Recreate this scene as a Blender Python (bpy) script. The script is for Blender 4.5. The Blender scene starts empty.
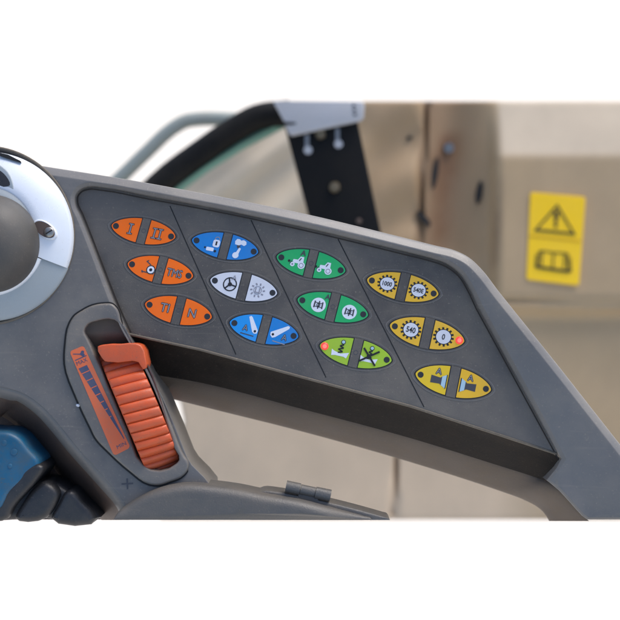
import bpy, bmesh, math, random
from mathutils import Vector, Matrix
from mathutils.geometry import delaunay_2d_cdt
from mathutils import noise as mnoise
R_ = math.radians
random.seed(4)
scene = bpy.context.scene
C = scene.collection

# ---------------------------------------------------------------- camera, sky, sun, exposure
S = 0.0005            # metres per unit: the console is laid out in half-millimetres
D = 1200.0            # camera distance from the keypad, in the same units
M = Matrix.Translation((0, 0, 2.0)) @ Matrix.Rotation(R_(45), 4, 'X')    # console frame -> world (tilted 45 degrees)

cam = bpy.data.cameras.new('camera'); camo = bpy.data.objects.new('camera', cam); C.objects.link(camo)
camo.matrix_world = M @ Matrix.Translation((0, 0, D * S))
cam.sensor_width = 36; cam.lens = 36 * D / 620.0
cam.clip_start = 0.02; cam.clip_end = 500
cam.dof.use_dof = True; cam.dof.focus_distance = D * S - 0.002; cam.dof.aperture_fstop = 9
scene.camera = camo

SUN = Vector((0.42, 0.50, 0.76)).normalized()
w = bpy.data.worlds.new('World'); scene.world = w; w.use_nodes = True
nt = w.node_tree; nt.nodes.clear()
sky = nt.nodes.new('ShaderNodeTexSky'); sky.sky_type = 'NISHITA'; sky.sun_disc = False
sky.sun_elevation = math.asin(SUN.z); sky.sun_rotation = math.atan2(SUN.x, SUN.y)
sky.air_density = 1.0; sky.dust_density = 2.5; sky.ozone_density = 1.0
bg = nt.nodes.new('ShaderNodeBackground'); bg.inputs['Strength'].default_value = 0.15
out = nt.nodes.new('ShaderNodeOutputWorld')
nt.links.new(sky.outputs[0], bg.inputs[0]); nt.links.new(bg.outputs[0], out.inputs[0])

sl = bpy.data.lights.new('sun', 'SUN'); sl.energy = 1.3; sl.angle = R_(35); sl.color = (1.0, 0.97, 0.92)
so = bpy.data.objects.new('sun', sl); C.objects.link(so)
so.rotation_euler = SUN.to_track_quat('Z', 'Y').to_euler(); so.location = (0, 0, 6)

scene.view_settings.view_transform = 'Standard'; scene.view_settings.look = 'None'
scene.view_settings.exposure = 0.74; scene.view_settings.gamma = 1.0

# ---------------------------------------------------------------- materials
def lin(r, g, b):
    f = lambda c: (c / 255 / 12.92) if c / 255 <= .04045 else ((c / 255 + .055) / 1.055) ** 2.4
    return (f(r), f(g), f(b), 1)

def mat(name, col, rough=.5, metal=0., dust=0., dustcol=(.30, .25, .19, 1), dscale=60., bump=0., bscale=1500.,
        vary=0., emit=None, estr=0., spec=.5, attr=None, coat=0., rvar=.12, scratch=0.):
    m = bpy.data.materials.new(name); m.use_nodes = True
    n = m.node_tree; L = n.links; p = n.nodes['Principled BSDF']
    p.inputs['Base Color'].default_value = col; p.inputs['Roughness'].default_value = rough
    p.inputs['Metallic'].default_value = metal; p.inputs['Specular IOR Level'].default_value = spec
    p.inputs['Coat Weight'].default_value = coat
    tc = n.nodes.new('ShaderNodeTexCoord')
    src = None
    if attr:
        a = n.nodes.new('ShaderNodeAttribute'); a.attribute_name = attr; src = a.outputs['Color']
    if vary:
        t = n.nodes.new('ShaderNodeTexNoise'); t.inputs['Scale'].default_value = dscale * .35; t.inputs['Detail'].default_value = 6
        L.new(tc.outputs['Object'], t.inputs['Vector'])
        h = n.nodes.new('ShaderNodeMapRange'); h.inputs[1].default_value = .3; h.inputs[2].default_value = .7
        h.inputs[3].default_value = 1 - vary; h.inputs[4].default_value = 1 + vary
        L.new(t.outputs[0], h.inputs[0])
        v = n.nodes.new('ShaderNodeMix'); v.data_type = 'RGBA'; v.blend_type = 'MULTIPLY'; v.inputs[0].default_value = 1
        if src: L.new(src, v.inputs[6])
        else: v.inputs[6].default_value = col
        L.new(h.outputs[0], v.inputs[7]); src = v.outputs[2]
    if dust:
        t = n.nodes.new('ShaderNodeTexNoise'); t.inputs['Scale'].default_value = dscale; t.inputs['Detail'].default_value = 10
        t.inputs['Roughness'].default_value = .68
        L.new(tc.outputs['Object'], t.inputs['Vector'])
        h = n.nodes.new('ShaderNodeMapRange'); h.inputs[1].default_value = .42; h.inputs[2].default_value = .78
        h.inputs[3].default_value = 0; h.inputs[4].default_value = dust
        L.new(t.outputs[0], h.inputs[0])
        # sparse bright specks
        t2 = n.nodes.new('ShaderNodeTexNoise'); t2.inputs['Scale'].default_value = 900; t2.inputs['Detail'].default_value = 3
        L.new(tc.outputs['Object'], t2.inputs['Vector'])
        h2 = n.nodes.new('ShaderNodeMapRange'); h2.inputs[1].default_value = .63; h2.inputs[2].default_value = .72
        h2.inputs[3].default_value = 0; h2.inputs[4].default_value = dust * 1.0
        L.new(t2.outputs[0], h2.inputs[0])
        ad = n.nodes.new('ShaderNodeMath'); ad.operation = 'ADD'; ad.use_clamp = True
        L.new(h.outputs[0], ad.inputs[0]); L.new(h2.outputs[0], ad.inputs[1])
        v = n.nodes.new('ShaderNodeMix'); v.data_type = 'RGBA'
        L.new(ad.outputs[0], v.inputs[0])
        if src: L.new(src, v.inputs[6])
        else: v.inputs[6].default_value = col
        v.inputs[7].default_value = dustcol; src = v.outputs[2]
        rr = n.nodes.new('ShaderNodeMapRange'); rr.inputs[1].default_value = 0; rr.inputs[2].default_value = max(dust, .01)
        rr.inputs[3].default_value = rough - rvar * .5; rr.inputs[4].default_value = min(1, rough + rvar)
        L.new(h.outputs[0], rr.inputs[0]); L.new(rr.outputs[0], p.inputs['Roughness'])
    if scratch:   # fine rubbed streaks, two directions
        for rot, sc in ((.6, 40), (-.8, 31)):
            mp = n.nodes.new('ShaderNodeMapping'); mp.inputs['Rotation'].default_value = (0, 0, rot); mp.inputs['Scale'].default_value = (sc, sc * 14, sc)
            L.new(tc.outputs['Object'], mp.inputs['Vector'])
            t = n.nodes.new('ShaderNodeTexNoise'); t.inputs['Scale'].default_value = 1; t.inputs['Detail'].default_value = 2
            L.new(mp.outputs[0], t.inputs['Vector'])
            h = n.nodes.new('ShaderNodeMapRange'); h.inputs[1].default_value = .66; h.inputs[2].default_value = .76; h.inputs[3].default_value = 0; h.inputs[4].default_value = scratch
            L.new(t.outputs[0], h.inputs[0])
            v = n.nodes.new('ShaderNodeMix'); v.data_type = 'RGBA'; L.new(h.outputs[0], v.inputs[0]); L.new(src, v.inputs[6]); v.inputs[7].default_value = dustcol; src = v.outputs[2]
    if src: L.new(src, p.inputs['Base Color'])
    if bump:
        t = n.nodes.new('ShaderNodeTexNoise'); t.inputs['Scale'].default_value = bscale; t.inputs['Detail'].default_value = 3
        L.new(tc.outputs['Object'], t.inputs['Vector'])
        b = n.nodes.new('ShaderNodeBump'); b.inputs['Strength'].default_value = bump; b.inputs['Distance'].default_value = .0004
        L.new(t.outputs[0], b.inputs['Height']); L.new(b.outputs[0], p.inputs['Normal'])
    if emit:
        p.inputs['Emission Color'].default_value = emit; p.inputs['Emission Strength'].default_value = estr
    return m

MT = dict(
    shell=mat('grey_plastic', (.146, .140, .134, 1), .36, dust=.50, dscale=34, bump=.14, vary=.20, dustcol=(.27, .240, .20, 1), scratch=.2, spec=.38),
    bezel=mat('bezel_plastic', (.140, .131, .122, 1), .42, dust=.55, dscale=45, bump=.2, vary=.18, dustcol=(.28, .235, .18, 1), scratch=.18),
    panel=mat('keypad_membrane', (.102, .091, .081, 1), .50, dust=.65, dscale=20, bump=.3, vary=.36, dustcol=(.215, .185, .145, 1), scratch=.2),
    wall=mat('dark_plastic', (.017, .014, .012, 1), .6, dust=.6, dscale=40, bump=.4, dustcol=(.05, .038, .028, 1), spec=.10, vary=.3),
    strip=mat('dusty_plastic', (.115, .092, .074, 1), .6, dust=.45, dscale=60, bump=.3, vary=.14, dustcol=(.17, .13, .09, 1), spec=.12),
    lip=mat('dusty_edge', (.14, .115, .085, 1), .8, dust=.4, dscale=200),
    seam=mat('seam_black', (.008, .008, .008, 1), .7),
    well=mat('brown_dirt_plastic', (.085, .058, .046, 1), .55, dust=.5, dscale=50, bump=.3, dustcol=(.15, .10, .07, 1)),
    orange=mat('orange_film', lin(255, 112, 8), .45, dust=.10, dscale=70, vary=.06, spec=.35),
    blue=mat('blue_film', lin(18, 126, 204), .45, dust=.10, dscale=70, vary=.06),
    blue2=mat('light_blue_film', lin(28, 148, 228), .45, dust=.10, dscale=70, vary=.06),
    green=mat('green_film', lin(30, 172, 98), .45, dust=.10, dscale=70, vary=.06),
    lime=mat('lime_film', lin(160, 196, 48), .45, dust=.10, dscale=70, vary=.06),
    yellow=mat('yellow_film', lin(236, 184, 42), .45, dust=.14, dscale=70, vary=.06),
    yellow2=mat('bright_yellow_film', lin(232, 194, 30), .45, dust=.12, dscale=70, vary=.06),
    white=mat('white_film', lin(214, 216, 224), .45, dust=.10, dscale=70),
    ink=mat('black_ink', (.012, .012, .014, 1), .5),
    grey=mat('grey_ink', lin(140, 140, 150), .5),
    dgrey=mat('dark_grey_ink', lin(70, 70, 76), .5),
    pale=mat('pale_ink', lin(222, 226, 236), .5),
    paleblue=mat('pale_blue_ink', lin(170, 200, 215), .5),
    lamp=mat('dark_lamp', (.03, .03, .032, 1), .35),
    lit=mat('lit_red_lamp', lin(235, 60, 55), .3, emit=(1, .06, .05, 1), estr=.45),
    litcore=mat('lit_lamp_core', lin(255, 110, 95), .3, emit=(1, .14, .10, 1), estr=.7),
    wheel=mat('orange_plastic', lin(204, 86, 44), .42, dust=.5, dscale=60, bump=.2, dustcol=(.25, .115, .07, 1), vary=.16),
    decal=mat('orange_decal', lin(225, 110, 66), .5, dust=.25, dscale=90, vary=.06),
    navy=mat('slate_ink', lin(70, 76, 104), .5, dust=.2, dscale=100),
    silver=mat('silver_ring', (.74, .78, .83, 1), .30, metal=.15, dust=.12, dscale=40, dustcol=(.45, .4, .33, 1), bump=.05),
    satin=mat('satin_grey', (.33, .375, .40, 1), .42, dust=.15, dscale=50, bump=.15, dustcol=(.35, .31, .25, 1)),
    rubber=mat('dark_rubber', (.060, .057, .053, 1), .6, dust=.14, dscale=40, bump=.2, bscale=1600),
    screw=mat('steel', (.35, .33, .30, 1), .35, metal=.9),
    bluepad=mat('blue_plastic', lin(14, 88, 122), .5, dust=.75, dscale=80, dustcol=(.07, .085, .085, 1), vary=.3),
    grip=mat('black_grip', (.018, .019, .022, 1), .45, dust=.40, dscale=60, bump=.25, dustcol=(.085, .075, .068, 1)),
    padgrey=mat('pad_plastic', (.100, .095, .088, 1), .5, dust=.40, dscale=40, bump=.45, dustcol=(.19, .16, .125, 1), scratch=.25),
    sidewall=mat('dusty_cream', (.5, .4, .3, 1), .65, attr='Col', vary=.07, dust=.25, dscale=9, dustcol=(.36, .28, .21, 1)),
    strap=mat('black_steel', (.004, .004, .004, 1), .6, dust=.08, dscale=25, dustcol=(.06, .045, .03, 1), spec=.2),
    plate=mat('zinc_plate', (.47, .47, .48, 1), .5, metal=.2, dust=.3, dscale=25, dustcol=(.36, .33, .30, 1)),
    seal=mat('black_seal', (.004, .004, .004, 1), .7, dust=.05, dscale=20, spec=.2),
    greenpaint=mat('green_paint', (.15, .30, .21, 1), .5, dust=.15, dscale=20),
    tube=mat('grey_green_tube', (.29, .32, .29, 1), .6, dust=.3, dscale=15),
    sticker=mat('warning_yellow', lin(255, 206, 10), .5, dust=.10, dscale=20, vary=.05),
    stickink=mat('sticker_ink', (.03, .022, .01, 1), .5),
    stickline=mat('sticker_fold', lin(190, 140, 20), .6),
    ground=mat('pale_ground', (.76, .695, .595, 1), .9, dust=.12, dscale=1.2, dustcol=(.74, .67, .56, 1)),
    brass=mat('dull_brass', (.26, .20, .12, 1), .4, metal=.8, dust=.4, dscale=60, dustcol=(.12, .09, .06, 1)),
    grime=mat('brown_grime', (.030, .022, .016, 1), .7, dust=.3, dscale=200, dustcol=(.10, .075, .05, 1)),
    hole=mat('dark_hole', (.012, .011, .010, 1), .7),
)

# ---------------------------------------------------------------- helpers
def W(px, py, z, zref=None):
    k = (D - (z if zref is None else zref)) / D
    return Vector(((px - 310) * k, (310 - py) * k, z)) * S

class MB:
    """collects faces in console coordinates; build() links them as one mesh"""
    def __init__(s): s.v = []; s.f = []; s.m = []; s.mats = []; s.cols = None
    def mi(s, m):
        if m not in s.mats: s.mats.append(m)
        return s.mats.index(m)
    def add(s, verts, faces, m):
        o = len(s.v); i = s.mi(m); s.v += [Vector(x) for x in verts]
        for f in faces: s.f.append([o + a for a in f]); s.m.append(i)
    def build(s, name, parent=None, smooth=True, base=None):
        b = Vector((0, 0, 0))
        if parent is not None: b = Vector(parent['_b'])
        elif base is not None: b = base
        me = bpy.data.meshes.new(name); me.from_pydata([tuple(x - b) for x in s.v], [], s.f)
        for m in s.mats: me.materials.append(MT[m])
        for p, i in zip(me.polygons, s.m): p.material_index = i; p.use_smooth = smooth
        if smooth:
            bm = bmesh.new(); bm.from_mesh(me)
            bmesh.ops.remove_doubles(bm, verts=bm.verts, dist=1e-7)
            bmesh.ops.recalc_face_normals(bm, faces=bm.faces)
            for e in bm.edges:
                if len(e.link_faces) == 2 and e.calc_face_angle(0) > R_(50): e.smooth = False
            bm.to_mesh(me); bm.free()
        if s.cols:
            a = me.color_attributes.new('Col', 'FLOAT_COLOR', 'POINT')
            for i, v in enumerate(me.vertices): a.data[i].color = s.cols(v.co + b)
        me.update()
        o = bpy.data.objects.new(name, me); C.objects.link(o)
        if parent is not None:
            o.parent = parent; o['_b'] = parent['_b']
        else:
            o.matrix_world = M @ Matrix.Translation(b); o['_b'] = tuple(b)
        return o

def thing(name, label, cat, base, group=None):
    o = bpy.data.objects.new(name, None); C.objects.link(o); o.empty_display_size = .02
    o.matrix_world = M @ Matrix.Translation(base); o['_b'] = tuple(base)
    o['label'] = label; o['category'] = cat
    if group: o['group'] = group
    return o
def tag(o, label, cat, group=None):
    o['label'] = label; o['category'] = cat
    if group: o['group'] = group
    return o

def spline(pts, n=6, closed=False):
    P = [Vector(p) for p in pts]; N = len(P); r = []
    rng = N if closed else N - 1
    for i in range(rng):
        p0 = P[(i - 1) % N] if closed or i > 0 else P[i] * 2 - P[i + 1]
        p1 = P[i]; p2 = P[(i + 1) % N]
        p3 = P[(i + 2) % N] if closed or i + 2 < N else p2 * 2 - p1
        # centripetal-ish tangents limited by the segment length
        L = (p2 - p1).length
        def tan(a, b, c):
            la, lb = (b - a).length, (c - b).length
            if la < 1e-6 or lb < 1e-6: return Vector(b) * 0
            return ((b - a) / la * lb + (c - b) / lb * la) / (la + lb)
        t1, t2 = tan(p0, p1, p2) * L, tan(p1, p2, p3) * L
        for j in range(n):
            t = j / n; a, b = t * t * t, t * t
            r.append(p1 * (2 * a - 3 * b + 1) + t1 * (a - 2 * b + t) + p2 * (-2 * a + 3 * b) + t2 * (a - b))
    if not closed: r.append(P[-1])
    return r

def sm0(a, b_, x): t = min(1, max(0, (x - a) / (b_ - a))); return t * t * (3 - 2 * t)
def area(p): return sum(p[i - 1].x * p[i].y - p[i].x * p[i - 1].y for i in range(len(p))) / 2
def inset(poly, d, w=None):
    """offset a closed 2D polygon inwards by d (positive area orientation assumed)"""
    N = len(poly); r = []
    for i in range(N):
        a, b, c = poly[i - 1], poly[i], poly[(i + 1) % N]
        e1, e2 = (b - a), (c - b)
        if e1.length < 1e-9: e1 = e2
        if e2.length < 1e-9: e2 = e1
        n1 = Vector((-e1.y, e1.x)).normalized(); n2 = Vector((-e2.y, e2.x)).normalized()
        m = n1 + n2
        m = n1 if m.length < 1e-6 else m.normalized()
        k = 1 / max(.55, m.dot(n1))
        r.append(b + m * (d if w is None else d * w[i]) * k)
    return r
def inside(pt, poly):
    c = False; x, y = pt; j = len(poly) - 1
    for i in range(len(poly)):
        a, b = poly[i], poly[j]
        if (a.y > y) != (b.y > y) and x < (b.x - a.x) * (y - a.y) / (b.y - a.y) + a.x: c = not c
        j = i
    return c
def orient(p, pos=True):
    p = [Vector((q[0], q[1])) for q in p]
    return p if (area(p) > 0) == pos else p[::-1]

def cap(polys, grid=None):
    """triangulate polys[0] minus polys[1:], with optional interior grid points -> 2D verts, tris"""
    vs = []; es = []
    for p in polys:
        o = len(vs); vs += [Vector((q.x, q.y)) for q in p]
        es += [(o + i, o + (i + 1) % len(p)) for i in range(len(p))]
    if grid:
        xs = [q.x for q in polys[0]]; ys = [q.y for q in polys[0]]
        x = min(xs) + grid * .5
        while x < max(xs):
            y = min(ys) + grid * .5
            while y < max(ys):
                if inside((x, y), polys[0]) and not any(inside((x, y), h) for h in polys[1:]): vs.append(Vector((x, y)))
                y += grid
            x += grid
    r = delaunay_2d_cdt(vs, es, [], 0, 1e-5)
    V, F = r[0], r[2]
    T = []
    for f in F:
        c = sum((V[i] for i in f), Vector((0, 0))) / len(f)
        if inside(c, polys[0]) and not any(inside(c, h) for h in polys[1:]): T.append(list(f))
    return V, T

CH = [(0, 1), (.08, .985), (.16, .93), (.5, .66), (.84, .40), (.93, .28), (.985, .12), (1, 0), (1, -.4)]   # flat chamfer with softened corners
def slab(mb, outline, zt, zb, m, r=0., seg=4, holes=(), zf=None, grid=None, zref=None, hr=None, hzb=None, sidem=None, bottom=False, rfun=None, cham=None):
    """solid slab: rounded top edge of radius r; zf(x,y) adds to the height; outline in photo units at height zref"""
    zr = zt if zref is None else zref
    zf = zf or (lambda x, y: 0.)
    P = orient(outline, True); wts = [rfun(q.x, q.y) for q in P] if rfun else None; H = [orient(h, True) for h in holes]
    def ring(poly, zo, side=False): return [W(q.x, q.y, zt + zo + (0 if side else zf(q.x, q.y)), zr + zf(q.x, q.y)) for q in poly]
    def walls(poly, rr, sgn, zlow):
        rings = []
        if rr > 0:
            for i in range(seg + 1):
                a = math.pi / 2 * i / seg
                ww = wts if sgn > 0 else None
                si, co = (math.sin(a), math.cos(a)) if not cham else CH[i]
                q = inset(poly, sgn * rr * (1 - si), ww); dz = rr * (1 - co) * (cham or 1)
                rings.append([W(p.x, p.y, zt - dz * (ww[j] if ww else 1) + zf(p.x, p.y), zr + zf(p.x, p.y)) for j, p in enumerate(q)])
        else: rings.append(ring(poly, 0))
        base = [W(q.x, q.y, zlow, zr + zf(q.x, q.y)) for q in poly]
        rings.append(base)
        n = len(poly)
        for k in range(len(rings) - 1):
            vs = rings[k] + rings[k + 1]
            fs = [(i, (i + 1) % n, n + (i + 1) % n, n + i) for i in range(n)]
            mb.add(vs, fs, (sidem or m) if k == len(rings) - 2 else m)
        if bottom and sgn > 0: mb.add(base, [list(range(n))], m)
    walls(P, r, 1, zb)
    hrr = r if hr is None else hr
    for h in H: walls(h, hrr, -1, zb if hzb is None else hzb)
    tops = [inset(P, r, wts) if r else P] + [(inset(h, -hrr) if hrr else h) for h in H]
    V, T = cap(tops, grid)
    mb.add([W(q.x, q.y, zt + zf(q.x, q.y), zr + zf(q.x, q.y)) for q in V], T, m)

def loft(mb, rails, m):
    """rails: lists of (px,py,z) with equal point counts, joined side by side"""
    n = len(rails[0]); vs = []
    for r in rails: vs += [W(*p) for p in r]
    fs = []
    for k in range(len(rails) - 1):
        for i in range(n - 1): fs.append((k * n + i, k * n + i + 1, (k + 1) * n + i + 1, (k + 1) * n + i))
    mb.add(vs, fs, m)

def tube(mb, pts, rad, m, n=14, capped=True):
    """round bar through (px,py,z[,radius]) points; radius in photo units at that depth"""
    P = [W(*p[:3]) for p in pts]; rr = [(p[3] if len(p) > 3 else rad) * (D - p[2]) / D * S for p in pts]
    vs = []; fs = []; up = Vector((0, 0, 1))
    for i, p in enumerate(P):
        t = (P[min(i + 1, len(P) - 1)] - P[max(i - 1, 0)]).normalized()
        a = t.cross(up)
        if a.length < 1e-3: a = t.cross(Vector((0, 1, 0)))
        a.normalize(); b = a.cross(t)
        for j in range(n):
            q = 2 * math.pi * j / n; vs.append(p + (a * math.cos(q) + b * math.sin(q)) * rr[i])
    for i in range(len(P) - 1):
        for j in range(n): fs.append((i * n + j, i * n + (j + 1) % n, (i + 1) * n + (j + 1) % n, (i + 1) * n + j))
    if capped: fs += [list(range(n)), list(range((len(P) - 1) * n, len(P) * n))]
    mb.add(vs, fs, m)

def lathe(mb, cx, cy, prof, m, a0=0., a1=360., n=96, zref=30):
    """profile (radius, z) turned about the console normal; angles run clockwise in the photo from +x"""
    full = abs(a1 - a0) >= 360; N = n if full else n + 1; vs = []; fs = []
    for i in range(N):
        a = R_(a0 + (a1 - a0) * i / n)
        for r, z in prof: vs.append(W(cx + r * math.cos(a), cy + r * math.sin(a), z, zref))
    k = len(prof)
    for i in range(n):
        j = (i + 1) % N
        for q in range(k - 1): fs.append((i * k + q, i * k + q + 1, j * k + q + 1, j * k + q))
    mb.add(vs, fs, m)

_fc = {}
def glyphs(txt, size, bold=0.):
    key = (txt, size, bold)
    if key not in _fc:
        cu = bpy.data.curves.new('lettering', 'FONT'); cu.body = txt; cu.size = size; cu.offset = bold
        cu.align_x = 'CENTER'; cu.resolution_u = 3
        ob = bpy.data.objects.new('lettering', cu); C.objects.link(ob)
        bpy.context.view_layer.update()
        me = ob.evaluated_get(bpy.context.evaluated_depsgraph_get()).to_mesh()
        v = [(q.co.x, q.co.y) for q in me.vertices]; f = [list(p.vertices) for p in me.polygons]
        ob.evaluated_get(bpy.context.evaluated_depsgraph_get()).to_mesh_clear()
        bpy.data.objects.remove(ob); bpy.data.curves.remove(cu)
        if not bold or True:
            xs = [a for a, b in v]; ys = [b for a, b in v]
            cx, cy = (min(xs) + max(xs)) / 2, (min(ys) + max(ys)) / 2
            v = [(a - cx, b - cy) for a, b in v]
        _fc[key] = (v, f)
    return _fc[key]

def circle(cx, cy, r, n=24, ry=None): return [(cx + r * math.cos(2 * math.pi * i / n), cy + (ry or r) * math.sin(2 * math.pi * i / n)) for i in range(n)]
def bar(x0, y0, x1, y1, wd):
    d = Vector((x1 - x0, y1 - y0)).normalized(); q = Vector((-d.y, d.x)) * wd / 2
    return [(x0 + q.x, y0 + q.y), (x1 + q.x, y1 + q.y), (x1 - q.x, y1 - q.y), (x0 - q.x, y0 - q.y)]

class Ink:
    """flat print in a sheared 2D frame: (s,t) -> photo point"""
    def __init__(s, f, z): s.f = f; s.z = z; s.mb = MB()
    def poly(s, pts, m, lay=0, th=.12):
        slab(s.mb, [s.f(*p) for p in pts], s.z + lay * .1, s.z - .3, m)
    def ring(s, cx, cy, r, wd, m, lay=0, n=28):
        slab(s.mb, [s.f(*p) for p in circle(cx, cy, r, n)], s.z + lay * .1, s.z - .3, m, holes=[[s.f(*p) for p in circle(cx, cy, r - wd, n)]])
    def text(s, txt, cx, cy, size, m, lay=0, bold=0., sx=1.):
        v, f = glyphs(txt, size, bold)
        z = s.z + lay * .1
        s.mb.add([W(*s.f(cx + a * sx, cy + b), z) for a, b in v], f, m)
    def build(s, name, parent): return s.mb.build(name, parent, smooth=False)

# ---------------------------------------------------------------- ground
gm = bpy.data.meshes.new('ground'); gm.from_pydata([(-150, -150, 0), (150, -150, 0), (150, 150, 0), (-150, 150, 0)], [], [(0, 1, 2, 3)])
gm.materials.append(MT['ground']); go = bpy.data.objects.new('ground', gm); C.objects.link(go); go['kind'] = 'structure'

# ---------------------------------------------------------------- control console
con = thing('control_console', 'grey plastic tractor armrest console with slanted keypad of twelve coloured oval keys and orange thumbwheel', 'control console', W(310, 330, -60))

silh = spline([(-30, 158), (20, 162), (60, 168), (120, 177.5), (200, 192), (300, 212), (400, 236), (436, 245), (456, 250), (470, 257), (482, 268),
               (500, 291), (520, 316), (560, 366), (600, 417), (640, 468), (680, 520)], 5)
leg_in = [(588, 520), (583, 516.5), (577, 510), (570, 502), (561, 492), (553, 485), (547, 480.5)]
recess_r = [(557, 468), (562, 459), (535, 409), (507, 358), (479, 307)]
recess_t = spline([(479, 307), (470, 288), (461, 274), (448, 264), (430, 257.5), (410, 252.5), (300, 226), (210, 207), (150, 196), (102, 187), (89, 186), (80, 189), (75, 195), (74.5, 203), (80, 216), (98, 262), (117, 310), (128, 334)], 4)
house_r = [(134, 345), (143, 361), (152, 377), (163, 398), (176, 429), (187, 457), (192, 465), (204, 477), (212, 487), (214, 520)]
well_edge = spline([(131, 520), (124, 501), (109, 483), (92, 464), (75, 445), (59, 425), (43, 407.5), (24, 394), (0, 386.5), (-30, 382)], 3)
outline = [tuple(p) for p in silh] + leg_in + recess_r + [tuple(p) for p in recess_t[1:]] + house_r + [tuple(p) for p in well_edge]
slot = [tuple(p) for p in spline([(84, 331), (88, 324), (96, 321), (114, 320), (121, 326), (131, 345), (147, 367), (158, 397), (166, 424), (173, 446), (179, 460), (176, 464), (151, 470), (144, 466), (128, 432), (103, 374), (88, 340)], 3, True)]
def fz(x, y):
    z = 0.
    d = (x - 479) * .879 - (y - 307) * .48          # the right leg rises from the recess towards its outer ridge
    z += 15 * (1 - math.exp(-(max(0, d) / 34) ** 1.15)) * (.35 + .65 * min(1, max(0, (y - 262) / 60)))
    z -= 9 * math.exp(-((x - 545) ** 2 + (y - 479) ** 2) / 11 ** 2)
    # the body swells gently towards the dial and falls off to the lever well
    z += 3.0 * math.exp(-((x + 15) ** 2 + (y - 235) ** 2) / 110 ** 2)
    return z
b = MB()
LK = {(round(p[0], 2), round(p[1], 2)): .06 for p in [tuple(q) for q in well_edge] + house_r}
LK.update({(round(x, 2), round(y, 2)): .3 for x, y in leg_in + [(557, 468)]})
SK = {(round(p.x, 2), round(p.y, 2)) for p in silh[3:-1]}
slab(b, outline, 10, -62, 'shell', r=9.0, seg=8, cham=1.0, holes=[slot], hr=0, zf=fz, grid=6, rfun=lambda x, y: 1. if (round(x, 2), round(y, 2)) in SK else LK.get((round(x, 2), round(y, 2)), .46))
b.build('shell', con)

# keypad panel set into the recess, with its dusty lip and slit seams
pan_bot = [(128, 333.5), (200, 349), (300, 376), (410, 405.5), (500, 434.5), (556, 453)]
pan = [tuple(p) for p in recess_t] + [tuple(p) for p in pan_bot[1:]] + [(563, 459), (560, 457)][:0] + recess_r[1:4]
b = MB(); slab(b, pan, 0, -6, 'panel', r=.8, seg=2, grid=14)
panel = b.build('keypad_panel', con)
b = MB()
jp = [(562, 459), (479, 307)] + [tuple(p) for p in recess_t[1:]]
def offline(P, d):
    P = [Vector(p) for p in P]; r = []
    for i, p in enumerate(P):
        t = (P[min(i + 1, len(P) - 1)] - P[max(i - 1, 0)]).normalized(); r.append(p + Vector((-t.y, t.x)) * -d)
    return r
ja, jb = offline(jp, 2.6), offline(jp, 4.0)
loft(b, [[(q.x, q.y, .12) for q in ja], [(q.x, q.y, .12) for q in jb]], 'grime')
b.build('joint_line', panel, smooth=False)
for p0, p1 in (((170, 206), (236, 354.5)), ((251, 220), (326, 377.5)), ((338, 239), (424, 407))):
    b = MB(); slab(b, bar(*p0, *p1, 1.05), .16, -1, 'seam'); b.build('divider_line', panel, smooth=False)
b = MB(); tube(b, [(x, y + .4, -.6) for x, y in pan_bot], 1.5, 'lip', 8); b.build('panel_lip', con)

low = spline([(120, 367, -36), (146, 373, -38), (200, 382.5, -40), (300, 408.5, -40), (410, 438, -40), (500, 466, -38), (536, 477.5, -30), (552, 484, -8), (561, 491, 2), (571, 502.5, 5), (577, 510, 5), (589, 521, 5)], 4)
top_rail = spline([(120, 332, -1), (146, 337.5, -1), (200, 349.6, -1), (300, 376.5, -1), (410, 406, -1), (500, 435, -1), (546, 450, -1), (562, 459.5, -1)], 4)
# dark riser under the panel
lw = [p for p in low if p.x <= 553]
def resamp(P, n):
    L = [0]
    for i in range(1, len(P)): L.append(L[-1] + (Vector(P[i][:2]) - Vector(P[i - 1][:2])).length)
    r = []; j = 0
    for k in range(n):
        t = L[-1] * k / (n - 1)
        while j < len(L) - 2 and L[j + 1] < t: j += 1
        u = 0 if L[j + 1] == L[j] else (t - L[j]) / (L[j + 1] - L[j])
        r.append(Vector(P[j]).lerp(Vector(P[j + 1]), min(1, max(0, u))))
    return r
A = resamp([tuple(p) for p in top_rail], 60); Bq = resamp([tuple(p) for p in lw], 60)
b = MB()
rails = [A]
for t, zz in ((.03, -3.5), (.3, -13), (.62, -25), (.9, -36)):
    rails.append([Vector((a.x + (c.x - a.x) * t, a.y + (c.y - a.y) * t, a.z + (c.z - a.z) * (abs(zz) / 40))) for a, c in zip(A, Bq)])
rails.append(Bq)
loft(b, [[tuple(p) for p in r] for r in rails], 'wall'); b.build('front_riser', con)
# lighter rail below it, turning down the right leg of the frame
low2 = spline([(120, 385, -92), (146, 391, -92), (165, 397, -92), (200, 406, -92), (300, 431, -92), (410, 462, -90), (500, 491, -84), (522, 499, -78), (536, 506, -70), (544, 513, -60), (548, 519, -58), (549, 521, -58)], 4)
A = resamp([tuple(p) for p in low], 90); Bq = resamp([tuple(p) for p in low2], 90)
rails = []
for t, f in ((0, 0), (.04, .015), (.12, .06), (.3, .2), (.6, .5), (.85, .8), (.97, .95), (1, 1.1)):
    rails.append([(a.x + (c.x - a.x) * t, a.y + (c.y - a.y) * t, a.z + (c.z - a.z) * f) for a, c in zip(A, Bq)])
rails.append([(p[0], p[1] - 12, p[2] - 12) for p in rails[-1]])
b = MB(); loft(b, rails, 'strip'); b.build('lower_rail', con)
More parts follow.
